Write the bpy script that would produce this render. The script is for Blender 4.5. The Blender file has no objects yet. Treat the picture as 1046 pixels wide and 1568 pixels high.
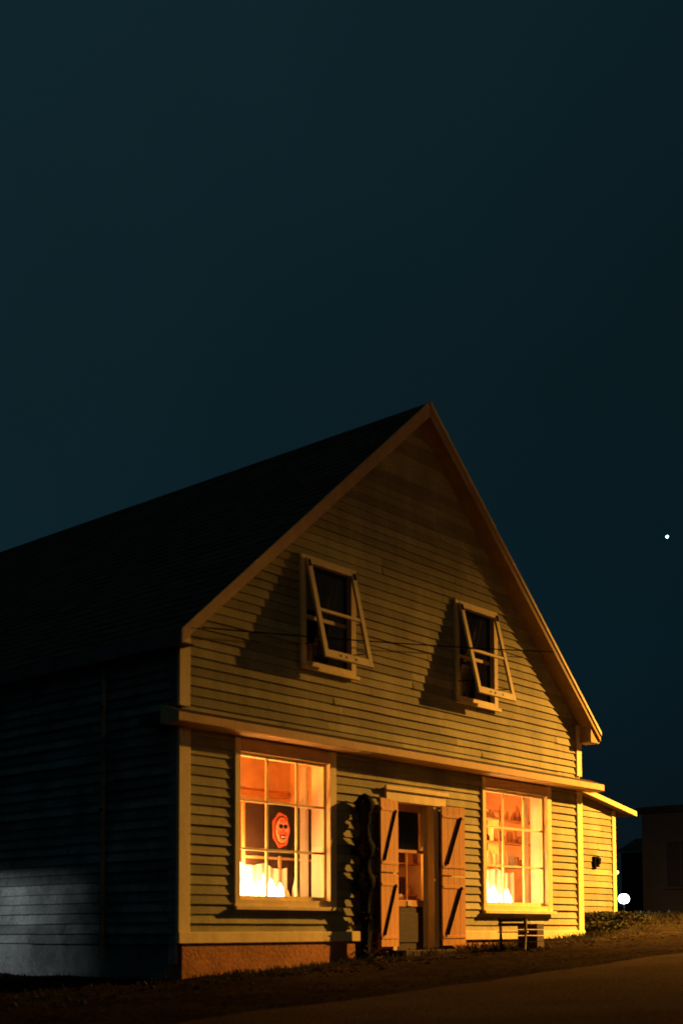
import bpy, math, random
from mathutils import Vector, Matrix, noise
random.seed(7)
sc=bpy.context.scene
AZ=0.8581; P0=Vector((-1.7874,13.64,0))
FRAME=Matrix.Translation(P0)@Matrix.Rotation(AZ,4,'Z')
W=8.646; HE=3.46; M=0.884; ZA=HE+M*W/2
DEPTH=14.0

# ---------------------------------------------------------------- materials
def newmat(name):
    m=bpy.data.materials.new(name); m.use_nodes=True
    nt=m.node_tree; b=nt.nodes['Principled BSDF']
    return m,nt,b
def paint(name,col,rough=.7,var=.25,scale=3.0,streak=1.0,bump=.15,island=.0,dirt=(.3,.25,.2),dirtamt=.4,fine=60,spec=.25):
    m,nt,b=newmat(name); N=nt.nodes; L=nt.links
    tc=N.new('ShaderNodeTexCoord'); mp=N.new('ShaderNodeMapping')
    mp.inputs['Scale'].default_value=(1,1,1/streak if streak else 1)
    L.new(tc.outputs['Object'],mp.inputs[0])
    n1=N.new('ShaderNodeTexNoise'); n1.inputs['Scale'].default_value=scale; n1.inputs['Detail'].default_value=6; n1.inputs['Roughness'].default_value=.65
    L.new(mp.outputs[0],n1.inputs['Vector'])
    r=N.new('ShaderNodeValToRGB'); r.color_ramp.elements[0].position=.35; r.color_ramp.elements[1].position=.65
    r.color_ramp.elements[0].color=tuple(c*(1-dirtamt)+c*d*dirtamt for c,d in zip(col,dirt))+(1,)
    r.color_ramp.elements[1].color=tuple(col)+(1,)
    L.new(n1.outputs['Fac'],r.inputs[0])
    out=r.outputs[0]
    n2=N.new('ShaderNodeTexNoise'); n2.inputs['Scale'].default_value=fine; n2.inputs['Detail'].default_value=4
    L.new(tc.outputs['Object'],n2.inputs['Vector'])
    hs=N.new('ShaderNodeHueSaturation'); L.new(out,hs.inputs['Color'])
    mr=N.new('ShaderNodeMapRange'); mr.inputs[1].default_value=.3; mr.inputs[2].default_value=.7
    mr.inputs[3].default_value=1-var; mr.inputs[4].default_value=1+var*.5
    L.new(n2.outputs['Fac'],mr.inputs[0])
    v=mr.outputs[0]
    if island>0:
        g=N.new('ShaderNodeNewGeometry'); mi=N.new('ShaderNodeMapRange')
        mi.inputs[3].default_value=1-island; mi.inputs[4].default_value=1+island*.6
        L.new(g.outputs['Random Per Island'],mi.inputs[0])
        mu=N.new('ShaderNodeMath'); mu.operation='MULTIPLY'; L.new(v,mu.inputs[0]); L.new(mi.outputs[0],mu.inputs[1]); v=mu.outputs[0]
    L.new(v,hs.inputs['Value']); L.new(hs.outputs[0],b.inputs['Base Color'])
    b.inputs['Roughness'].default_value=rough
    b.inputs['Specular IOR Level'].default_value=spec
    bp=N.new('ShaderNodeBump'); bp.inputs['Strength'].default_value=bump; bp.inputs['Distance'].default_value=.02
    L.new(n2.outputs['Fac'],bp.inputs['Height']); L.new(bp.outputs[0],b.inputs['Normal'])
    return m
def emis(name,col,st,fade=None):
    m,nt,b=newmat(name)
    b.inputs['Base Color'].default_value=(*col,1)
    b.inputs['Emission Color'].default_value=(*col,1); b.inputs['Emission Strength'].default_value=st
    if fade:   # glow painted brightest low, fading to amber above as a soft halo
        N=nt.nodes;L=nt.links; tc=N.new('ShaderNodeTexCoord'); sp=N.new('ShaderNodeSeparateXYZ'); L.new(tc.outputs['Object'],sp.inputs[0])
        mr=N.new('ShaderNodeMapRange'); mr.interpolation_type='SMOOTHSTEP'; mr.inputs[1].default_value=fade[0]; mr.inputs[2].default_value=fade[1]; mr.inputs[3].default_value=st; mr.inputs[4].default_value=fade[2]
        L.new(sp.outputs['Z'],mr.inputs[0]); L.new(mr.outputs[0],b.inputs['Emission Strength'])
        m2=N.new('ShaderNodeMapRange'); m2.inputs[1].default_value=fade[0]; m2.inputs[2].default_value=fade[1]; L.new(sp.outputs['Z'],m2.inputs[0])
        r=N.new('ShaderNodeValToRGB'); r.color_ramp.elements[0].color=(*col,1); r.color_ramp.elements[1].color=(1,.40,.09,1); L.new(m2.outputs[0],r.inputs[0]); L.new(r.outputs[0],b.inputs['Emission Color'])
    return m
def glassmat():
    m=bpy.data.materials.new('window_glass'); m.use_nodes=True; nt=m.node_tree; nt.nodes.clear()
    o=nt.nodes.new('ShaderNodeOutputMaterial'); t=nt.nodes.new('ShaderNodeBsdfTransparent'); g=nt.nodes.new('ShaderNodeBsdfGlossy')
    g.inputs['Roughness'].default_value=.03; t.inputs[0].default_value=(.93,.92,.88,1)
    mx=nt.nodes.new('ShaderNodeMixShader'); fr=nt.nodes.new('ShaderNodeFresnel'); fr.inputs[0].default_value=1.45
    nt.links.new(fr.outputs[0],mx.inputs[0]); nt.links.new(t.outputs[0],mx.inputs[1]); nt.links.new(g.outputs[0],mx.inputs[2]); nt.links.new(mx.outputs[0],o.inputs[0])
    return m
M_CLAP=paint('clapboard_paint',(.42,.375,.18),.8,.25,1.6,3,.25,.28,(.40,.40,.40),.65)
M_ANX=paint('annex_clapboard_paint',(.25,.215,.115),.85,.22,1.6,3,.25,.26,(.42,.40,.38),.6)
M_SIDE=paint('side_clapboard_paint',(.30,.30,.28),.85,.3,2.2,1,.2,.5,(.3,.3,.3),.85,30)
M_TRIM=paint('trim_paint',(.88,.70,.32),.6,.14,5,4,.12,0,(.5,.45,.4),.4)
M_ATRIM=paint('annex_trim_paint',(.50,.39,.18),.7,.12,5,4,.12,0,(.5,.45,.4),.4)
M_BROWN=paint('shutter_paint',(.62,.30,.10),.65,.15,6,4,.15,0,(.5,.45,.4),.35)
M_DARKW=paint('dark_wood',(.06,.038,.025),.7,.3,8,4,.3)
M_IRON=paint('black_iron',(.008,.007,.006),.8,.3,20,spec=.05)
M_ROOF=paint('roof_shingles',(.22,.13,.085),.95,.4,6,1,.6,.3,spec=.05)
M_CONC=paint('foundation_concrete',(.50,.22,.08),.9,.25,2.5,1,.5,0,(.4,.35,.3),.6,25)
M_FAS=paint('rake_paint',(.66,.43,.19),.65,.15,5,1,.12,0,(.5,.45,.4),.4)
M_RAKE=paint('darker_rake_paint',(.48,.33,.16),.75,.2,5,1,.12,0,(.5,.45,.4),.5)  # rake paint in a darker tone
M_ROOM=paint('room_plaster',(.75,.48,.24),.85,.06,2,1,.05)
M_DARK=paint('dark_interior',(.03,.02,.013),.9,.3,5)
M_DUSTY=paint('dusty_curtain',(.30,.24,.16),.9,.3,5,4,.2)
M_DKBROWN=paint('dark_brown',(.07,.028,.012),.8,.3,5)
M_GLASS=glassmat()
M_HOT=emis('lamp_glow_white',(1,.80,.48),16,(.40,.86,1.2))
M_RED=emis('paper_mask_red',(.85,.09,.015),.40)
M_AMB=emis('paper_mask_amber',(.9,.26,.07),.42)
M_CLOTH=paint('pale_curtain',(.75,.62,.42),.9,.1,4,5,.1)
M_BLUE=paint('teal_curtain',(.03,.06,.06),.9,.2,6,4,.2)

# ---------------------------------------------------------------- mesh builder (local frame: x along front, y into the house, z up)
class MB:
    def __init__(s): s.v=[];s.f=[];s.mi=[];s.mats=[]
    def mat(s,m):
        if m not in s.mats: s.mats.append(m)
        return s.mats.index(m)
    def poly(s,pts,m):
        b=len(s.v); s.v+= [tuple(p) for p in pts]; s.f.append(tuple(range(b,b+len(pts)))); s.mi.append(s.mat(m))
    def box(s,x0,x1,y0,y1,z0,z1,m,T=None):
        b=len(s.v); P=[(x,y,z) for z in (z0,z1) for y in (y0,y1) for x in (x0,x1)]
        if T is not None: P=[tuple(T@Vector(p)) for p in P]
        s.v+=P; k=s.mat(m)
        for f in ((0,2,3,1),(4,5,7,6),(0,1,5,4),(2,6,7,3),(0,4,6,2),(1,3,7,5)):
            s.f.append(tuple(b+i for i in f)); s.mi.append(k)
    def prism(s,pts,y0,y1,m):
        n=len(pts); b=len(s.v); k=s.mat(m)
        s.v+=[(x,y0,z) for x,z in pts]+[(x,y1,z) for x,z in pts]
        s.f.append(tuple(b+i for i in range(n))); s.f.append(tuple(b+n+i for i in reversed(range(n)))); s.mi+=[k,k]
        for i in range(n):
            j=(i+1)%n; s.f.append((b+i,b+n+i,b+n+j,b+j)); s.mi.append(k)
    def cyl(s,p0,p1,r0,r1,m,n=12):
        p0=Vector(p0);p1=Vector(p1);d=(p1-p0).normalized();a=d.orthogonal().normalized();c=d.cross(a)
        b=len(s.v);k=s.mat(m)
        for p,r in((p0,r0),(p1,r1)):
            for i in range(n):
                t=2*math.pi*i/n; s.v.append(tuple(p+(a*math.cos(t)+c*math.sin(t))*r))
        for i in range(n):
            j=(i+1)%n; s.f.append((b+i,b+j,b+n+j,b+n+i)); s.mi.append(k)
        s.f.append(tuple(b+i for i in reversed(range(n)))); s.f.append(tuple(b+n+i for i in range(n))); s.mi+=[k,k]
    def lathe(s,c,prof,m,n=14):
        b=len(s.v);k=s.mat(m);cx,cy,cz=c
        for r,z in prof:
            for i in range(n):
                t=2*math.pi*i/n; s.v.append((cx+r*math.cos(t),cy+r*math.sin(t),cz+z))
        for q in range(len(prof)-1):
            for i in range(n):
                j=(i+1)%n; s.f.append((b+q*n+i,b+q*n+j,b+(q+1)*n+j,b+(q+1)*n+i)); s.mi.append(k)
    def make(s,name,parent=None,bevel=0,smooth=False):
        me=bpy.data.meshes.new(name); me.from_pydata(s.v,[],s.f)
        for m in s.mats: me.materials.append(m)
        for p,i in zip(me.polygons,s.mi): p.material_index=i; p.use_smooth=smooth
        me.update()
        o=bpy.data.objects.new(name,me); sc.collection.objects.link(o)
        if parent: o.parent=parent
        else: o.matrix_world=FRAME
        if bevel:
            bv=o.modifiers.new('bevel','BEVEL'); bv.width=bevel; bv.segments=2; bv.limit_method='ANGLE'
        return o
def empty(name):
    e=bpy.data.objects.new(name,None); sc.collection.objects.link(e); e.matrix_world=FRAME; return e
def light(name,kind,loc,power,col,parent,**kw):
    l=bpy.data.lights.new(name,kind); l.energy=power; l.color=col
    for k,v in kw.items(): setattr(l,k,v)
    o=bpy.data.objects.new(name,l); sc.collection.objects.link(o); o.parent=parent; o.location=loc; return o

def gz(s):
    t=max(-14,min(40,s)); 
    return -.52+.047*t if t<12 else .044+.036*(t-12)

house=empty('clapboard_house')
# ---------------------------------------------------------------- clapboards
def clap(mb,zlo,zhi,xr,opens,step,mat,tr,seed):
    rnd=random.Random(seed); z=zlo
    while z<zhi-.01:
        z1=min(z+step,zhi); zm=(z+z1)/2
        a,b=xr(z),xr(z1)
        segs=[(a[0],b[0],a[1],b[1])]
        for o in opens:
            if o[2]<zm<o[3]:
                ns=[]
                for q in segs:
                    if q[2]<=o[0] or q[0]>=o[1]: ns.append(q); continue
                    ns.append((q[0],q[1],o[0],o[0])); ns.append((o[1],o[1],q[2],q[3]))
                segs=ns
        for x0,x0t,x1,x1t in segs:
            if x1-x0<.02: continue
            cuts=[x0]; x=x0+rnd.uniform(1.2,3.6)
            while x<x1-.5: cuts.append(x); x+=rnd.uniform(2,3.8)
            cuts.append(x1)
            for i in range(len(cuts)-1):
                p,q=cuts[i],cuts[i+1]
                pt=x0t if i==0 else p; qt=x1t if i==len(cuts)-2 else q
                if i>0: p+=.002; pt+=.002
                lo=.025+rnd.uniform(-.005,.008); dz=rnd.uniform(-.005,.005)
                n=max(1,int((q-p)/.4)); vb=len(mb.v); k=mb.mat(mat)
                for e in range(n+1):
                    t=e/n; w=rnd.uniform(-.003,.003)
                    xb=p+(q-p)*t; xt=pt+(qt-pt)*t
                    for P in ((xb,-.002,z+dz),(xb,-lo-rnd.uniform(0,.004),z+dz+w),(xt,-.004,z1+.006)): mb.v.append(tr(*P))
                for e in range(n):
                    c=vb+e*3
                    mb.f.append((c,c+3,c+4,c+1)); mb.f.append((c+1,c+4,c+5,c+2)); mb.mi+=[k,k]
        z=z1
LW=(.905,2.464,.374,2.09); RW=(5.903,7.59,.374,2.09)
UW=[(1.93,2.97,3.24,4.66),(5.17,6.24,3.26,4.74)]
DO=(3.76,4.68,-.25,1.74)
opens=[(.86,2.51,.33,2.14),(5.86,7.64,.33,2.14),DO]+[(a+.06,b-.06,c+.06,d-.06) for a,b,c,d in UW]
def xr(z):
    if z<3.3: return (0.02,W-.02)
    d=(z-3.30)/M; return (max(.02,d+.0),min(W-.02,W-d))
mb=MB(); clap(mb,-.02,ZA-.2,xr,opens,.111,M_CLAP,lambda x,y,z:(x,y,z),3); mb.make('front_clapboards',house)
mb=MB(); clap(mb,-.13,3.4,lambda z:(0.02,DEPTH),[],.118,M_SIDE,lambda x,y,z:(y*1.5,x,z),5); mb.make('side_clapboards',house)
mb=MB(); clap(mb,-.13,3.4,lambda z:(0.02,DEPTH),[],.118,M_CLAP,lambda x,y,z:(W-y,x,z),6)
mb.poly([(0,DEPTH,-1),(W,DEPTH,-1),(W,DEPTH,HE-.1),(W/2,DEPTH,ZA-.1),(0,DEPTH,HE-.1)],M_CLAP); mb.make('rear_and_right_walls',house)
# foundation
mb=MB(); mb.box(.02,DO[0]-.35,-.035,.2,-1.2,-.125,M_CONC); mb.box(DO[1]+.3,W-.02,-.03,.2,-1.2,-.125,M_CONC)
mb.box(DO[0]-.35,DO[1]+.3,-.02,.2,-1.2,-.26,M_CONC)
mb.box(.0,.2,.2,DEPTH,-1.2,-.14,M_SIDE); mb.box(W-.2,W,.2,DEPTH,-1.2,-.13,M_CONC)
mb.make('foundation',house,.01)
# trims
mb=MB()
t=.045
mb.box(-.035,.135,-t,0,-.0,2.262,M_TRIM); mb.box(W-.13,W+.035,-t,0,-.0,2.262,M_TRIM)
mb.box(-.036,-.002,.001,.13,-.35,2.262,M_SIDE)
mb.box(-.035,.125,-t,0,2.50,3.44,M_TRIM); mb.box(W-.12,W+.035,-t,0,2.50,3.34,M_TRIM)
mb.box(-.036,-.002,.001,.12,2.50,3.40,M_SIDE)
mb.box(W+.002,W+.036,.001,.13,-.2,3.3,M_TRIM)
mb.box(-.04,DO[0]-.5,-.062,0,-.125,-.002,M_TRIM); mb.box(DO[1]+.55,W+.04,-.062,0,-.125,-.002,M_TRIM)
mb.make('corner_and_base_trim',house,.005)
mb=MB(); mb.cyl((-.08,1.22,-.3),(-.08,1.22,3.2),.03,.03,M_SIDE,10)
for z in(.2,1.4,2.6): mb.box(-.115,0,1.20,1.24,z,z+.03,M_IRON)
mb.make('downpipe',house,smooth=False)
# cornice
mb=MB()
C=[(-.30,2.275),(-.30,2.370),(-.02,2.47),(0.0,2.47),(0.0,2.264),(-.27,2.264)]
b=len(mb.v);k=mb.mat(M_FAS);x0,x1=-.27,8.95
mb.v+=[(x0,y,z) for y,z in C]+[(x1,y,z) for y,z in C]; n=len(C)
mb.f.append(tuple(range(n))); mb.f.append(tuple(reversed(range(n,2*n)))); mb.mi+=[k,k]
for i in range(n):
    j=(i+1)%n; mb.f.append((i,j,n+j,n+i)); mb.mi.append(k if i in(0,5) else mb.mat(M_DARKW if i in(1,) else M_FAS))
mb.box(-.27,-.002,.001,.35,2.28,2.36,M_DARKW)
mb.make('storey_cornice',house,.004)
# roof slabs
OV=.27
mb=MB()
def roofz(x): return HE+M*x if x<W/2 else HE+M*(W-x)
xl,xrr=-.2,W+.27
th=.14
mb.prism([(xl,roofz(xl)),(W/2,ZA),(xrr,roofz(xrr)),(xrr,roofz(xrr)-.1),(W/2,ZA-th),(xl,roofz(xl)-.1)],-OV+.03,DEPTH+.2,M_ROOF)
for side in(0,1):
    nrow=34
    for r in range(nrow):
        a=r/nrow; bb=(r+1)/nrow
        if side==0: xa=xl+(W/2-xl)*a; xb=xl+(W/2-xl)*bb
        else: xa=xrr+(W/2-xrr)*a; xb=xrr+(W/2-xrr)*bb
        nx=(-M if side==0 else M)/math.hypot(1,M); nz=1/math.hypot(1,M)
        y=-OV+.02
        while y<DEPTH+.15:
            y2=min(y+random.uniform(.25,.5),DEPTH+.2); h=.014+random.uniform(0,.012)
            p=[(xa+nx*h,y+.004,roofz(xa)+nz*h),(xa+nx*h,y2-.004,roofz(xa)+nz*h),(xb+nx*.004,y2-.004,roofz(xb)+nz*.004),(xb+nx*.004,y+.004,roofz(xb)+nz*.004)]
            mb.poly(p,M_ROOF)
            mb.poly([p[0],p[1],(xa,y2-.004,roofz(xa)),(xa,y+.004,roofz(xa))],M_ROOF)
            y=y2
mb.make('roof',house)
mb=MB()
hh=.17
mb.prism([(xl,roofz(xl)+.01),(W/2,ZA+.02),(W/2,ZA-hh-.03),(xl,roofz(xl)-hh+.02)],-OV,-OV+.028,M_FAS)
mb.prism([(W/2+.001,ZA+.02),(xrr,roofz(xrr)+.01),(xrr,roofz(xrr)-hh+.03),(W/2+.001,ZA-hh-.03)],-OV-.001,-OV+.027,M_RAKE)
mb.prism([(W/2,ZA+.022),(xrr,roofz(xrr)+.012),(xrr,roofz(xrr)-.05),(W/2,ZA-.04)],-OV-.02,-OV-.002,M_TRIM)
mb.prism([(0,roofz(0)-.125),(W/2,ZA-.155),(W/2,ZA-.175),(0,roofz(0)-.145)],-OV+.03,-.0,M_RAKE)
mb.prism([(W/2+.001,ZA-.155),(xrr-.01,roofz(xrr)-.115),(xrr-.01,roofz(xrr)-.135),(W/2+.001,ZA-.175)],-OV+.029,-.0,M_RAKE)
mb.box(xl-.02,xl-.001,-OV,DEPTH+.2,roofz(xl)-.16,roofz(xl)+.0,M_SIDE)
mb.box(xl,0,-OV+.03,DEPTH,roofz(xl)-.15,roofz(xl)-.13,M_DARKW)
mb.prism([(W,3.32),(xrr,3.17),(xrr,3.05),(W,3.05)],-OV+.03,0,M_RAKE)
mb.make('rake_and_eave_boards',house,.003)

# ---------------------------------------------------------------- shop windows
def shopwin(nm,R,roomx,curt):
    x0,x1,z0,z1=R; mb=MB()
    mb.box(x0-.085,x0-.0,-.05,.02,z0-.09,z1+.16,M_TRIM); mb.box(x1,x1+.12,-.05,.02,z0-.09,z1+.16,M_TRIM)
    mb.box(x0,x1,-.045,.02,z1,z1+.155,M_FAS)
    mb.box(x0,x1,-.045,.02,z0-.088,z0,M_TRIM)
    mb.box(x0-.11,x1+.16,-.10,-.051,z0-.12,z0-.075,M_TRIM)
    D=.27
    mb.box(x0-.04,x0,.021,D,z0-.04,z1+.04,M_CLOTH); mb.box(x1,x1+.04,.021,D,z0-.04,z1+.04,M_CLOTH)
    mb.box(x0,x1,.021,D,z1,z1+.04,M_CLOTH); mb.box(x0,x1,.021,D,z0-.04,z0,M_CLOTH)
    w=.028
    mb.box(x0,x0+.035,.025,.06,z0,z1,M_TRIM); mb.box(x1-.035,x1,.025,.06,z0,z1,M_TRIM)
    mb.box(x0+.035,x1-.035,.025,.06,z0,z0+.05,M_TRIM); mb.box(x0+.035,x1-.035,.025,.06,z1-.035,z1,M_TRIM)
    for i in(1,2):
        x=x0+(x1-x0)*i/3; mb.box(x-w/2,x+w/2,.028,.055,z0+.05,z1-.035,M_TRIM)
        z=z0+(z1-z0)*i/3+.02; mb.box(x0+.035,x1-.035,.03,.053,z-w/2,z+w/2,M_TRIM)
    mb.make(nm+'_frame',house,.003)
    g=MB(); g.poly([(x0+.03,.042,z0),(x1-.03,.042,z0),(x1-.03,.042,z1),(x0+.03,.042,z1)],M_GLASS); g.make(nm+'_glass',house)
    r=MB(); a,b=roomx; Y=1.7; zb,zt=-.1,2.6
    r.box(a,b,Y,Y+.03,zb,zt,M_ROOM); r.box(a-.03,a,D,Y,zb,zt,M_ROOM); r.box(b,b+.03,D,Y,zb,zt,M_ROOM)
    r.box(a,b,D,Y,zb-.03,zb,M_DARKW); r.box(a,b,D,Y,zt,zt+.03,M_ROOM)
    r.box(a,x0-.04,D-.02,D,zb,zt,M_ROOM); r.box(x1+.04,b,D-.02,D,zb,zt,M_ROOM)
    r.box(x0-.04,x1+.04,D-.02,D,zb,z0-.04,M_ROOM); r.box(x0-.04,x1+.04,D-.02,D,z1+.04,zt,M_ROOM)
    r.box(x0-.2,x1+.35,D+.0,D+.5,z0-.06,z0-.02,M_CLOTH)
    r.box(a+.1,b-.1,Y-.05,Y-.001,1.86,1.92,M_BROWN); r.box(a+(b-a)*.62,a+(b-a)*.66,Y-.06,Y-.001,-.1,1.86,M_BROWN)
    r.box(a+(b-a)*.3,a+(b-a)*.34,Y-.06,Y-.001,-.1,1.86,M_BROWN)
    r.make(nm+'_room',house)
    c=MB(); n=26; xa=x1-.02
    for i in range(n):
        u0=i/n; u1=(i+1)/n
        f=lambda u:(xa-.02+.02*math.sin(u*30),D+.02+u*curt)
        p,q=f(u0),f(u1); c.poly([(p[0],p[1],z0),(q[0],q[1],z0),(q[0],q[1],z1),(p[0],p[1],z1)],M_CLOTH)
    c.make(nm+'_curtain',house,smooth=True)
shopwin('left_shop_window',LW,(.4,3.6),.12); shopwin('right_shop_window',RW,(5.5,8.5),.05)
def jar(mb,x,y,z,r,h,m):
    mb.lathe((x,y,z),[(0.001,0),(r,0),(r*1.1,h*.4),(r*.9,h*.7),(r*.45,h*.88),(r*.2,h),(0.001,h*1.02)],m)
def glowrow(x0,x1,hf,name):
    mb=MB(); x=x0
    while x<x1:
        jar(mb,x,.34+random.uniform(-.03,.10),.35,random.uniform(.035,.065),hf(x)*random.uniform(.6,1.15),M_HOT); x+=random.uniform(.07,.13)
    mb.make(name,house,smooth=True)
def glow_cloth(x0,x1,y,z0,z1,name):   # pale cloth added behind the jars to spread a soft glow
    mb=MB(); n=60
    def P(u): return (x0+(x1-x0)*u, y+.012*math.sin(u*55), z1-.05*abs(math.sin(u*9))-.10*max(0,u-.6))
    for i in range(n):
        p=P(i/n); q=P((i+1)/n)
        mb.poly([(p[0],p[1],z0),(q[0],q[1],z0),(q[0],q[1],q[2]),(p[0],p[1],p[2])],M_CLOTH)
    mb.make(name,house,smooth=True)
glowrow(1.02,2.02,lambda x:.44 if x<1.55 else .34,'lit_glass_jars_left')
glow_cloth(.92,2.25,.50,.35,.86,'left_glow_cloth')
mb=MB()
mb.box(1.50,2.80,.52,.54,.36,1.58,M_DKBROWN)  # dark sheet standing in for the view into an unlit room
for q in(1.50,2.14,2.78): mb.box(q-.02,q+.02,.50,.52,.36,1.58,M_BROWN)
mb.box(1.52,2.76,.505,.52,.90,.93,M_BROWN)
for i in range(5):
    q=1.9+i*.15; jar(mb,q,.44,.35,.04,random.uniform(.15,.3),random.choice([M_BROWN,M_DARKW,M_CLOTH]))
mb.make('left_dark_room_backing',house)
def disc(mb,cx,cz,rx,rz,y,mat,n=24,lobes=0):
    pts=[]
    for i in range(n):
        a=2*math.pi*i/n; k=1+(.05*math.cos(lobes*a) if lobes else 0)
        pts.append((cx+rx*k*math.cos(a),cz+rz*k*math.sin(a)*(1.0 if math.sin(a)>0 else 1.12)))
    mb.prism(pts,y,y+.012,mat)
mb=MB()
mx=1.95
mb.box(mx-.21,mx+.21,.318,.33,.93,1.57,M_DARK)
disc(mb,mx,1.26,.148,.20,.30,M_RED,36,7)
disc(mb,mx,1.26,.122,.168,.290,M_DKBROWN)
disc(mb,mx,1.255,.105,.150,.278,M_AMB)
for dx in(-.042,.042): disc(mb,mx+dx,1.295,.030,.026,.262,M_DARK,12); disc(mb,mx+dx*1.2,1.205,.026,.03,.268,M_RED,12)
disc(mb,mx,1.245,.012,.036,.262,M_RED,10); disc(mb,mx,1.165,.055,.028,.262,M_DARK,14)
disc(mb,mx,1.365,.06,.026,.268,M_RED,14)
for q in(-.03,0,.03): disc(mb,mx+q,1.165,.009,.012,.250,M_AMB,8)
mb.make('hanging_mask',house)
light('left_room_light','POINT',(1.4,.95,1.3),150,(1,.36,.065),house,shadow_soft_size=.12)
light('left_sill_light','POINT',(1.35,.38,.80),62,(1,.50,.16),house,shadow_soft_size=.06)
glowrow(6.02,7.25,lambda x:.52 if x<6.6 else .36,'lit_glass_jars_right')
glow_cloth(5.88,7.45,.50,.35,.98,'right_glow_cloth')
mb=MB()
for z in(1.00,1.38,1.74):
    mb.box(6.1,8.3,.60,.80,z,z+.025,M_BROWN)
    x=6.15
    while x<8.2:
        w=random.uniform(.05,.16); h=random.uniform(.1,.28)
        if random.random()<.4: jar(mb,x+w/2,.68,z+.026,w*.5,h,random.choice([M_FAS,M_BROWN,M_CLOTH,M_DKBROWN]))
        else: mb.box(x,x+w,.65,.71+random.uniform(0,.05),z+.026,z+.026+h,random.choice([M_FAS,M_BROWN,M_CLOTH,M_DKBROWN,M_CLOTH,M_ROOM]))
        x+=w+random.uniform(.02,.10)
mb.box(6.09,6.13,.60,.80,.36,1.9,M_BROWN); mb.box(7.2,7.23,.60,.80,.36,1.9,M_BROWN)
mb.make('right_display_shelves',house)
light('right_room_light','POINT',(6.6,1.1,1.5),130,(1,.38,.09),house,shadow_soft_size=.12)
light('right_sill_light','POINT',(6.35,.36,.92),66,(1,.50,.17),house,shadow_soft_size=.06)

# ---------------------------------------------------------------- upper windows with propped sashes
for i,(a,b,c,d) in enumerate(UW):
    mb=MB(); w=.095; y0,y1=-.06,.02
    mb.box(a,a+w,y0,y1,c,d,M_TRIM); mb.box(b-w,b,y0,y1,c,d,M_TRIM)
    mb.box(a+w,b-w,y0,y1,d-w,d,M_TRIM); mb.box(a+w,b-w,y0,y1,c,c+w,M_TRIM)
    mb.box(a-.03,b+.03,-.10,-.061,c-.02,c+.03,M_TRIM)
    mb.box(a,b,.6,.62,c,d,M_DARK); mb.box(a,a+.02,.021,.6,c,d,M_DARK); mb.box(b-.02,b,.021,.6,c,d,M_DARK)
    mb.box(a+.02,b-.02,.021,.6,c,c+.02,M_DARK); mb.box(a+.02,b-.02,.021,.6,d-.02,d,M_DARK)
    zm=(c+d)/2-.03
    mb.box(a+w,b-w,.03,.06,zm-.025,zm+.025,M_TRIM)
    mb.box(a+w,a+w+.05,.10,.13,zm-.3,zm-.12,M_CLOTH); mb.box(a+w+.05,a+w+.3,.12,.2,c+w,c+w+.3,M_BROWN)
    n=24; xx0=a+w; wd=(b-w-xx0)
    for e in range(n):
        u0=e/n;u1=(e+1)/n; f=lambda u:.065+.010*math.sin(u*40)
        mb.poly([(xx0+wd*u0,f(u0),zm+.1),(xx0+wd*u1,f(u1),zm+.1),(xx0+wd*u1,f(u1),d-w),(xx0+wd*u0,f(u0),d-w)],M_DUSTY)
    for e in range(8):
        u0=.62+.38*e/8;u1=.62+.38*(e+1)/8
        mb.poly([(xx0+wd*u0,f(u0),c+w),(xx0+wd*u1,f(u1),c+w),(xx0+wd*u1,f(u1),zm+.1),(xx0+wd*u0,f(u0),zm+.1)],M_DUSTY)
    mb.make('upper_window_frame',house,.004)
    g=MB(); g.poly([(a+w,.045,c+w),(b-w,.045,c+w),(b-w,.045,d-w),(a+w,.045,d-w)],M_GLASS); g.make('upper_window_pane',house)
    ang=math.asin(.30/1.3)
    T=Matrix.Translation((0,-.065,d-.05))@Matrix.Rotation(-ang,4,'X')
    Hs=(d-c)-.1; sw=.075; xa,xb=a+.06,b-.06
    s=MB()
    s.box(xa,xa+sw,-.035,0,-Hs,0,M_TRIM,T); s.box(xb-sw,xb,-.035,0,-Hs,0,M_TRIM,T)
    s.box(xa+sw,xb-sw,-.034,0,-.07,0,M_TRIM,T); s.box(xa+sw,xb-sw,-.034,0,-Hs,-Hs+.1,M_TRIM,T)
    s.box(xa+sw,xb-sw,-.03,-.005,-Hs*.52-.02,-Hs*.52+.02,M_TRIM,T)
    for hx in(.3,.42,.62): s.box(xa+(xb-xa)*hx,xa+(xb-xa)*hx+.03,-.038,-.0345,-Hs+.035,-Hs+.06,M_IRON,T)
    s.box(xa+.02,xa+.045,-.05,-.036,-.12,-.03,M_IRON,T); s.box(xb-.045,xb-.02,-.05,-.036,-.12,-.03,M_IRON,T)
    pz=T@Vector((0,0,-Hs+.2))
    for xx in(xa+.01,xb-.01): s.cyl((xx,-.06,c+.3),(xx,pz.y,pz.z),.008,.008,M_IRON,6)
    s.make('propped_sash',house,.003)
    g=MB(); P=[T@Vector(p) for p in((xa+sw,-.015,-Hs+.1),(xb-sw,-.015,-Hs+.1),(xb-sw,-.015,-.07),(xa+sw,-.015,-.07))]; g.poly(P,M_GLASS); g.make('propped_sash_glass',house)

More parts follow.
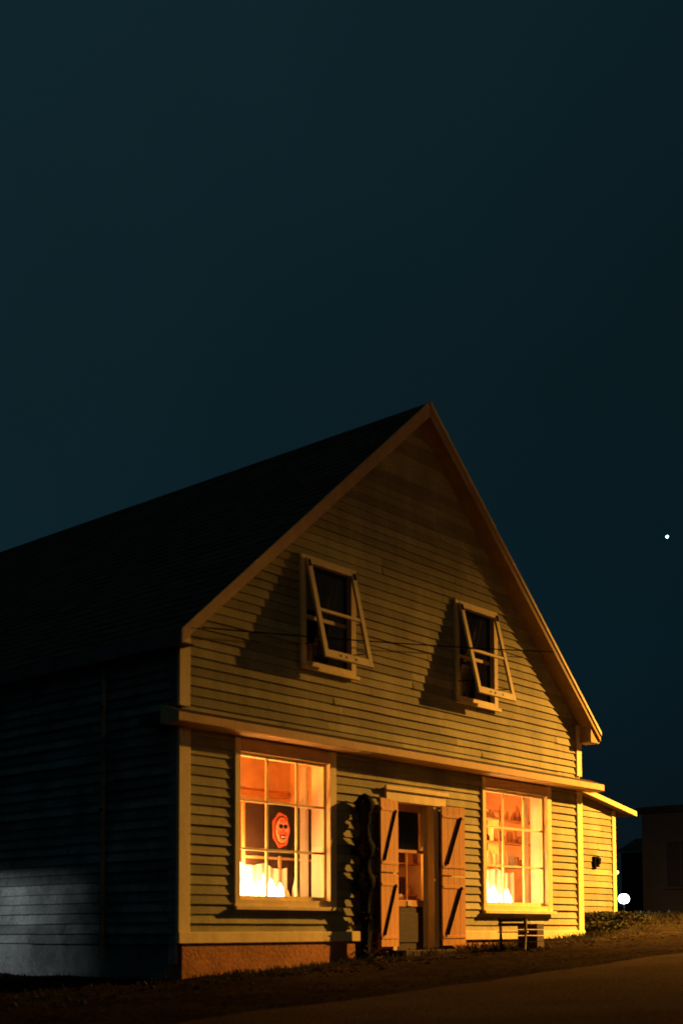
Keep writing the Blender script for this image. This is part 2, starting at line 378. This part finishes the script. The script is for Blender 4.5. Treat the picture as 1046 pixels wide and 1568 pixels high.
# ---------------------------------------------------------------- door
x0,x1,zb,zt=DO
mb=MB()
mb.box(x0-.05,x0+.03,-.05,.16,zb,zt-.02,M_TRIM); mb.box(x1-.06,x1+.05,-.05,.16,zb,zt-.02,M_TRIM)
mb.box(3.56,4.88,-.07,.16,zt-.02,1.90,M_TRIM); mb.box(3.52,4.92,-.10,-.071,1.86,1.92,M_TRIM)
mb.box(x0-.1,x1+.1,-.30,.2,-.6,-.25,M_DARKW)
mb.make('door_casing',house,.004)
mb=MB(); yd=.06; a,b=x0+.03,x1-.06
mb.box(a,a+.10,yd,yd+.04,zb,zt-.02,M_BROWN); mb.box(b-.10,b,yd,yd+.04,zb,zt-.02,M_TRIM)
mb.box(a+.1,b-.1,yd,yd+.04,zt-.12,zt-.02,M_BROWN); mb.box(a+.1,b-.1,yd,yd+.04,1.06,1.10,M_BROWN)
mb.box(a+.1,b-.1,yd,yd+.04,.33,.42,M_BROWN); mb.box(a+.1,b-.1,yd+.008,yd+.03,zb,.33,M_DARKW)
mb.box(a+.16,b-.16,yd-.004,yd+.008,zb+.1,.25,M_DARKW)
mb.box(a+.36,a+.38,yd+.005,yd+.03,.42,1.06,M_BROWN)
mb.box(a+.1,b-.1,yd+.08,yd+.09,1.10,zt-.1,M_BLUE)
mb.cyl((a+.05,yd,.45),(a+.05,yd-.05,.45),.012,.012,M_IRON); mb.lathe((a+.05,yd-.07,.42),[(.001,0),(.03,.01),(.035,.03),(.03,.05),(.001,.06)],M_IRON)
mb.box(a+.36,a+.45,yd-.012,yd+.0,.34,.41,M_CLOTH)
mb.make('door_leaf',house,.004)
g=MB(); g.poly([(a+.1,yd+.02,.42),(b-.1,yd+.02,.42),(b-.1,yd+.02,zt-.1),(a+.1,yd+.02,zt-.1)],M_GLASS); g.make('door_glass',house)
r=MB()
r.box(3.66,5.2,1.3,1.33,-.3,2.2,M_ROOM); r.box(3.64,3.66,.16,1.3,-.3,2.2,M_ROOM); r.box(5.2,5.22,.16,1.3,-.3,2.2,M_ROOM)
r.box(3.66,5.2,.16,1.3,-.33,-.3,M_DARKW); r.box(3.66,5.2,.16,1.3,2.2,2.22,M_ROOM)
r.box(x1+.05,5.2,.14,.16,-.3,2.2,M_ROOM)
for z in(.5,.95,1.35): 
    r.box(3.9,5.1,.6,.85,z,z+.02,M_BROWN)
    x=3.95
    while x<5: 
        w=random.uniform(.05,.14); r.box(x,x+w,.62,.72,z+.02,z+.02+random.uniform(.1,.28),random.choice([M_DARK,M_BROWN,M_ROOM,M_DKBROWN])); x+=w+.05
jar(r,4.45,.4,.42,.04,.10,M_CLOTH)
r.make('entry_room',house)
light('entry_light','POINT',(4.25,.4,.95),11,(1,.36,.07),house,shadow_soft_size=.08)
# shutters
def shutter(nm,hx,ang,wd,flip):
    T=Matrix.Translation((hx,-.075,0))@Matrix.Rotation(ang,4,'Z')
    s=MB(); sg=-1 if flip else 1
    zlo,zhi=-.20,1.73; zm=.76
    for (za,zc) in((zlo,zm-.01),(zm+.01,zhi)):
        for i in range(4):
            u0=wd*i/4+.0015; u1=wd*(i+1)/4-.0015; a,b=sorted((sg*u0,sg*u1))
            s.box(a,b,-.028,0,za,zc,M_BROWN,T)
        for zz in(za+.1,zc-.16):
            a,b=sorted((sg*.01,sg*(wd-.01))); s.box(a,b,-.036,-.0285,zz,zz+.04,M_BROWN,T)
        p0=Vector((sg*(wd*.2),-.045,za+.15)); p1=Vector((sg*(wd*.8),-.045,zc-.14))
        if flip: p0,p1=Vector((sg*(wd*.85),-.045,za+.15)),Vector((sg*(wd*.2),-.045,zc-.14))
        s.cyl(T@p0,T@p1,.016,.016,M_IRON,6)
    s.make(nm,house,.002)
shutter('door_shutter_left',3.76,math.radians(9),.46,True)
shutter('door_shutter_right',4.74,math.radians(-4),.50,False)

# ---------------------------------------------------------------- foliage helpers
def leafmat(name,c,island=.5):
    return paint(name,c,.8,.3,5,1,.1,island,spec=.05)
M_LEAF=leafmat('weed_leaf',(.035,.035,.016)); M_VINE=leafmat('vine_leaf',(.010,.011,.007)); M_GRASS=leafmat('grass_blade',(.035,.031,.014))
def leaf(mb,p,sz,m):
    d=Vector((random.gauss(0,1),random.gauss(0,1),random.gauss(0,1))).normalized(); a=d.orthogonal().normalized(); p=Vector(p)
    mb.poly([p-d*sz,p+a*sz*.45,p+d*sz,p-a*sz*.45],m)
# dark carved post overgrown with a vine, beside the left shutter
vp=empty('carved_post')
mb=MB(); px=2.99; py=-.17
prof=[(.05,-.45),(.075,-.40),(.075,-.30),(.045,-.26),(.04,.10),(.07,.16),(.045,.24),(.05,.50),(.09,.56),(.10,.66),(.06,.76),(.045,.90),(.085,.98),(.10,1.08),(.06,1.18),(.04,1.34),(.07,1.42),(.05,1.48),(.08,1.54),(.095,1.63),(.06,1.72),(.001,1.76)]
mb.lathe((px,py,0),[(r_*1.35,z_) for r_,z_ in prof],M_IRON,16)
mb.make('turned_post',vp,smooth=True)
mb=MB()
for zc,rr,nn in((1.60,.16,90),(1.40,.08,40),(1.06,.17,90),(.66,.18,110),(.5,.09,40),(.2,.11,40),(-.25,.13,60)):
    for _ in range(nn):
        r=rr*random.random()**.5; t=random.uniform(0,6.28)
        leaf(mb,(px+r*math.cos(t),py+random.uniform(-.10,.08),zc+r*math.sin(t)*.8),random.uniform(.02,.045),M_VINE)
mb.make('vine_leaves',vp)

# ---------------------------------------------------------------- ground, road
def lin(a,b,n): return [a+(b-a)*i/n for i in range(n+1)]
SL=[-500,-250,-120,-60,-30,-20]+lin(-14,40,180)+[50,70,110,200,500]
NL=[-500,-200,-100,-50,-25]+lin(-16,10,104)+[14,20,40,100,300,500]
def gsheet(name,SL,NL,mat,dz,bump=True):
    v=[];f=[]
    for j,n in enumerate(NL):
        for s in SL:
            z=gz(s)+dz; nn=n
            if bump and n<3.2 and abs(s)<45 and n>-17:
                w=min(1,(3.2-n)/1.0)
                z+=w*.03*noise.noise(Vector((s*1.3,n*1.3,0)))+w*.012*noise.noise(Vector((s*5,n*5,3)))
            if not bump and j==0: nn=n+.18*noise.noise(Vector((s*.6,0,5)))+.07*noise.noise(Vector((s*2.5,0,9)))
            v.append((s,-nn,z))
    k=len(SL)
    for j in range(len(NL)-1):
        for i in range(k-1):
            f.append((j*k+i,(j+1)*k+i,(j+1)*k+i+1,j*k+i+1))
    me=bpy.data.meshes.new(name); me.from_pydata(v,[],f); me.materials.append(mat)
    for p in me.polygons: p.use_smooth=True
    o=bpy.data.objects.new(name,me); sc.collection.objects.link(o); o.matrix_world=FRAME
    return o
M_DIRT=paint('gravel_dirt',(.026,.019,.012),1,.6,1.6,1,1,0,(.35,.35,.35),.7,14,spec=0)
M_ROAD=paint('asphalt',(.064,.047,.031),1,.5,.7,1,.8,0,(.5,.5,.5),.6,35,spec=0)
gsheet('ground',SL,NL,M_DIRT,0)
gsheet('road',SL,lin(3.5,10,8),M_ROAD,.012,False)
mb=MB()
def stone(mb,x,y,z,r,m):
    b=len(mb.v);k=mb.mat(m); 
    P=[(1,0,0),(-1,0,0),(0,1,0),(0,-1,0),(0,0,1),(0,0,-1)]
    for p in P: mb.v.append((x+p[0]*r*random.uniform(.7,1.3),y+p[1]*r*random.uniform(.7,1.3),z+p[2]*r*random.uniform(.4,.8)))
    for f in((0,2,4),(2,1,4),(1,3,4),(3,0,4),(2,0,5),(1,2,5),(3,1,5),(0,3,5)): mb.f.append(tuple(b+i for i in f)); mb.mi.append(k)
M_STONE=paint('stone',(.07,.052,.035),1,.3,10,1,.4,.6,spec=0)
for _ in range(1500):
    s=random.uniform(-3,10); n=.1+abs(random.gauss(0,.5)); 
    if s<0: n=random.uniform(-2,1.5)
    stone(mb,s,-n,gz(s)+.005,random.choice([.012,.02,.03,.02,.045]),M_STONE)
for _ in range(1500):
    s=random.uniform(-4,14); n=random.uniform(.5,4); stone(mb,s,-n,gz(s)+.003,random.uniform(.006,.016),M_STONE)
mb.make('gravel')
mb=MB()
def tuft(mb,s,n,h,cnt,m):
    for _ in range(cnt):
        x=s+random.gauss(0,.06); y=-n+random.gauss(0,.05); a=random.uniform(0,6.28); l=h*random.uniform(.4,1.1); w=.004
        tx=x+math.cos(a)*l*.45; ty=y+math.sin(a)*l*.45; z=gz(s)
        mb.poly([(x-w,y,z),(x+w,y,z),((x+tx)/2+w,(y+ty)/2,z+l*.7),(tx,ty,z+l)],m)
for _ in range(330):
    s=random.uniform(2.4,9.2); tuft(mb,s,.08+abs(random.gauss(0,.22)),random.uniform(.04,.12),14,M_GRASS)
for _ in range(600):
    s=random.uniform(-5,2.6); n=(.15+abs(random.gauss(0,.25))) if s>0 else random.uniform(-6,1.2)
    if s>0 and random.random()<.4: continue
    tuft(mb,s,n,random.uniform(.03,.09),14,M_GRASS)
for _ in range(700):
    s=random.uniform(9,24); tuft(mb,s,random.uniform(-9,1.0),random.uniform(.05,.15),14,M_GRASS)
mb.make('grass')
def bush(name,s,n,rx,ry,h,cnt,m):
    mb=MB(); cl=[(random.uniform(-1,1)*rx*.8,random.uniform(-1,1)*ry*.8,random.uniform(.1,.75)*h,random.uniform(.25,.45)) for _ in range(16)]
    for c in cl:
        mb.cyl((s+c[0]*.3,-n+c[1]*.3,gz(s)-.05),(s+c[0],-n+c[1],gz(s)+c[2]),.012,.005,M_DARKW,5)
        for _ in range(cnt//16):
            d=Vector((random.gauss(0,1),random.gauss(0,1),random.gauss(0,1))).normalized()*random.random()**.4
            leaf(mb,(s+c[0]+d.x*c[3]*rx,-n+c[1]+d.y*c[3]*ry,gz(s)+max(.02,c[2]+d.z*c[3]*h*.6)),random.uniform(.02,.05),m)
    return mb.make(name)
bush('bush',9.6,-.5,.6,.5,.42,3500,M_LEAF)
bush('bush',11.8,-1.1,.9,.5,.36,3500,M_LEAF)

# ---------------------------------------------------------------- objects in front of right window
cr=empty('wooden_crate')
mb=MB(); S=(5.95,-.75); z=gz(5.9)
T=Matrix.Translation((S[0],S[1],z))@Matrix.Rotation(.3,4,'Z')
for i in range(4):
    mb.box(-.17,.17,-.14,-.125,.01+i*.085,.085+i*.085,M_DARKW,T); mb.box(-.17,.17,.125,.14,.01+i*.085,.085+i*.085,M_DARKW,T)
    mb.box(-.185,-.17,-.14,.14,.01+i*.085,.085+i*.085,M_DARKW,T); mb.box(.17,.185,-.14,.14,.01+i*.085,.085+i*.085,M_DARKW,T)
mb.box(-.17,.17,-.12,.12,.0,.015,M_DARKW,T)
mb.make('slats',cr,.003)
ch=empty('folding_chair')
mb=MB(); T=Matrix.Translation((5.42,-.8,gz(5.4)))@Matrix.Rotation(.5,4,'Z')
for y in(-.17,.17):
    for p,q in(((-.2,y,0),(.16,y,.42)),((.2,y,0),(-.2,y,.44))): mb.cyl(T@Vector(p),T@Vector(q),.018,.018,M_DARKW,6)
for i in range(5): mb.box(-.17+i*.07,-.11+i*.07,-.2,.2,.24,.258,M_BROWN,T)
for i in range(2): mb.box(-.2,-.18,-.19,.19,.33+i*.06,.37+i*.06,M_DARKW,T)
mb.make('frame_and_slats',ch)

# ---------------------------------------------------------------- lean-to annex
an=empty('annex_shed')
mb=MB(); ay=2.0; ax1=13.45
def annr(z): 
    return (W+.04,ax1 if z<2.42 else ax1-(z-2.42)/.15)
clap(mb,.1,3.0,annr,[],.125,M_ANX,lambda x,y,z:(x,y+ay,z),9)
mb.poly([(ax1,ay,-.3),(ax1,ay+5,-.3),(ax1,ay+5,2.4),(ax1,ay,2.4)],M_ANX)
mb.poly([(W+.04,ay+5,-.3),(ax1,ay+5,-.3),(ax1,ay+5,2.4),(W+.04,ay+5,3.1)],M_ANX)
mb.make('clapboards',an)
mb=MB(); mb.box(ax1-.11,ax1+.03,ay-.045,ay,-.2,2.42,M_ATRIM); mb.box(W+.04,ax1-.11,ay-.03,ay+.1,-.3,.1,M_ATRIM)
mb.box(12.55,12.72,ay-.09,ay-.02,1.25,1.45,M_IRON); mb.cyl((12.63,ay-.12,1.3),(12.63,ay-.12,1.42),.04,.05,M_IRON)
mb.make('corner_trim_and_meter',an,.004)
mb=MB(); e=ax1+.55; f=lambda x:2.50+(ax1-x)*.15
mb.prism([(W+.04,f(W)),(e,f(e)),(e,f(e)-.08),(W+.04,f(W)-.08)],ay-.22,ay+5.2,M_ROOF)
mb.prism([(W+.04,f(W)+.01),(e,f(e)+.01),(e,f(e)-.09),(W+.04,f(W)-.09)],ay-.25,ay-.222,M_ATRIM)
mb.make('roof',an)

# ---------------------------------------------------------------- distant buildings
M_FAR=paint('grey_render',(.022,.021,.020),.95,.2,.6,1,.1,spec=.05); M_FARD=paint('dark_siding',(.012,.012,.012),.95,.2,1,1,.1,spec=.05)
fb=empty('flat_roofed_building')
mb=MB(); s0,s1,n0,n1=27.5,39,-8.6,-2
mb.box(s0,s1,-n1,-n0,-.2,3.75,M_FAR); mb.box(s0-.15,s1+.15,-n1-.15,-n0+.15,3.751,3.95,M_FARD)
for k in range(3):
    yy=-n1+1.0+k*1.9
    mb.box(s0-.05,s0-.002,yy,yy+.9,1.4,2.8,M_FARD); mb.box(s0-.08,s0-.051,yy-.06,yy+.96,1.3,1.38,M_FAR)
    mb.box(s0-.07,s0-.051,yy+.42,yy+.48,1.4,2.8,M_FAR)
for k in range(4): mb.box(s0+1+k*2.6,s0+2.2+k*2.6,-n1-.05,-n1-.002,1.3,2.8,M_FARD)
mb.make('walls_and_parapet',fb)
sh=empty('small_shed')
mb=MB(); mb.box(31.5,34.5,9.3,11.5,.3,2.8,M_FARD)
mb.poly([(31.3,9.1,2.801),(31.3,11.7,2.801),(33,11.7,3.4),(33,9.1,3.4)],M_ROOF); mb.poly([(34.7,9.1,2.801),(34.7,11.7,2.801),(33,11.7,3.4),(33,9.1,3.4)],M_ROOF)
mb.poly([(31.5,9.3,2.8),(34.5,9.3,2.8),(33,9.3,3.35)],M_FARD)
mb.make('walls_and_roof',sh)

# yard lamps far right
gl=empty('garden_lamp'); mb=MB(); ls,ln=23.4,-7.1; M_COOL=emis('cool_lamp_glow',(.78,.93,1),8)
mb.cyl((ls,-ln,gz(ls)-.1),(ls,-ln,.75),.03,.03,M_IRON); mb.lathe((ls,-ln,.76),[(.001,0),(.10,.02),(.15,.08),(.17,.15),(.15,.22),(.10,.28),(.001,.30)],M_COOL,20)
mb.make('post_and_globe',gl,smooth=True)
light('lamp','POINT',(ls-.7,-ln-.9,.9),90,(.78,.93,1),gl,shadow_soft_size=.1)
g2=empty('garden_lamp'); mb=MB(); l2,n2=25.1,-8.24; M_ORB=emis('amber_lamp_glow',(1,.45,.12),5)
mb.cyl((l2,-n2,gz(l2)-.1),(l2,-n2,1.70),.03,.03,M_IRON); mb.lathe((l2,-n2,1.70),[(.001,0),(.06,.02),(.08,.07),(.06,.12),(.001,.14)],M_ORB); mb.lathe((l2,-n2,1.845),[(.1,0),(.03,.04),(.001,.05)],M_IRON)
mb.make('post_and_lantern',g2,smooth=True)
# star
M_STAR=emis('star_glow',(.45,.95,.9),5)
d=Vector((.2622,.981,.3154))*300
me=MB(); me.lathe((0,0,0),[(.001,-.4),(.28,-.28),(.4,0),(.28,.28),(.001,.4)],M_STAR); o=me.make('star'); o.matrix_world=Matrix.Translation(d)

# ---------------------------------------------------------------- street lamp and added fill lamp
M_STEEL=paint('galvanised_steel',(.3,.3,.3),.5,.1,5)
sl=empty('added_fill_lamp'); Ls,Ln,Lz=14.6,4.5,6.1; pn=2.4
mb=MB()
mb.cyl((Ls,-pn,gz(Ls)-.1),(Ls,-pn,Lz+.2),.09,.06,M_STEEL); mb.cyl((Ls,-pn,Lz+.15),(Ls,-Ln+.2,Lz+.35),.035,.03,M_STEEL)
mb.box(Ls-.14,Ls+.14,-Ln-.4,-Ln+.35,Lz+.18,Lz+.36,M_STEEL)
mb.make('pole_and_head',sl,.01)
light('sodium_lamp','SPOT',(Ls,-Ln,Lz),40000,(1,.455,.072),sl,spot_size=math.pi*.995,spot_blend=1.0,shadow_soft_size=.10)
s2=empty('added_fill_lamp'); As,An,Az=-3,30,7.5  # unseen lamp added behind the camera for warm fill
mb=MB()
mb.cyl((As,-An-2,gz(As)-.1),(As,-An-2,Az+.2),.09,.06,M_STEEL); mb.cyl((As,-An-2,Az+.15),(As,-An-.2,Az+.35),.035,.03,M_STEEL)
mb.box(As-.14,As+.14,-An-.35,-An+.4,Az+.18,Az+.36,M_STEEL)
mb.make('pole_and_head',s2,.01)
light('warm_fill_lamp','POINT',(As,-An,Az),480,(1,.68,.28),s2,shadow_soft_size=.15)
# thin black line across the gable, standing in for a wire's cast shadow
M_WIRESHADOW=paint('wire_shadow_black',(.004,.004,.004),1,.1,spec=0)
mb=MB()
def shadow_line(p,q,sag,r,n=24):
    p=Vector(p);q=Vector(q);pr=p
    for i in range(1,n+1):
        t=i/n; c=p.lerp(q,t); c.z-=4*sag*t*(1-t); mb.cyl(pr,c,r,r,M_WIRESHADOW,6); pr=c
shadow_line((.06,-.30,3.34),(7.45,-.30,4.32),.03,.008)
mb.make('wire_shadow_line')
# unseen cool flood lamp at the side; tilted hood added to cut its beam
fl=empty('yard_flood_lamp'); fx,fy,fz=-5.2,5.2,1.7
mb=MB(); mb.cyl((fx-.15,fy,gz(fx)-.1),(fx-.15,fy,fz+.1),.03,.03,M_IRON)
tilt=math.atan(.2575)
T=Matrix.Translation((fx,fy,fz+.019))@Matrix.Rotation(tilt,4,'Y')
mb.box(-.15,.31,-.40,.40,.0,.015,M_IRON,T); mb.box(-.15,-.12,-.25,.25,-.15,0,M_IRON,T)
mb.make('post_and_beam_cutoff',fl)
o=light('flood','SPOT',(fx,fy,fz),620,(.84,.94,1),fl,spot_size=math.radians(74),spot_blend=.8,shadow_soft_size=.008)
o.rotation_euler=(math.radians(90-15),0,math.radians(-90))

# ---------------------------------------------------------------- world: night sky
w=bpy.data.worlds.new('World'); sc.world=w; w.use_nodes=True; nt=w.node_tree; N=nt.nodes; L=nt.links
bg=N['Background']; tc=N.new('ShaderNodeTexCoord'); sp=N.new('ShaderNodeSeparateXYZ'); L.new(tc.outputs['Generated'],sp.inputs[0])
r=N.new('ShaderNodeValToRGB'); E=r.color_ramp.elements
E[0].position=0; E[0].color=(.0028,.0068,.0095,1); E[1].position=.66; E[1].color=(.0040,.0140,.0190,1)
e=E.new(.22); e.color=(.0026,.0108,.0160,1); e=E.new(.40); e.color=(.0030,.0108,.0148,1)
L.new(sp.outputs['Z'],r.inputs[0])
mr=N.new('ShaderNodeMapRange'); mr.inputs[1].default_value=-.3; mr.inputs[2].default_value=.3; mr.inputs[3].default_value=1.4; mr.inputs[4].default_value=.9
L.new(sp.outputs['X'],mr.inputs[0])
nz=N.new('ShaderNodeTexNoise'); nz.inputs['Scale'].default_value=3; nz.inputs['Detail'].default_value=3; L.new(tc.outputs['Generated'],nz.inputs['Vector'])
m2=N.new('ShaderNodeMapRange'); m2.inputs[3].default_value=.8; m2.inputs[4].default_value=1.2; L.new(nz.outputs['Fac'],m2.inputs[0])
mu=N.new('ShaderNodeMath'); mu.operation='MULTIPLY'; L.new(mr.outputs[0],mu.inputs[0]); L.new(m2.outputs[0],mu.inputs[1])
L.new(r.outputs[0],bg.inputs['Color']); L.new(mu.outputs[0],bg.inputs['Strength'])

# ---------------------------------------------------------------- camera
cd=bpy.data.cameras.new('Camera'); cam=bpy.data.objects.new('Camera',cd); sc.collection.objects.link(cam); sc.camera=cam
cd.sensor_fit='VERTICAL'; cd.sensor_height=36; cd.sensor_width=24; cd.lens=1905.73/1568*36
cd.shift_y=(1298.95-784)/1568; cd.clip_end=2000; cd.clip_start=.1
cd.dof.use_dof=True; cd.dof.focus_distance=45; cd.dof.aperture_fstop=1.6   # hand-held night shot, focus slightly long
cam.matrix_world=Matrix.Rotation(math.pi/2+.0667,4,'X')@Matrix.Rotation(-.0038,4,'Z')
sc.view_settings.view_transform='Standard'; sc.view_settings.look='None'; sc.view_settings.exposure=0
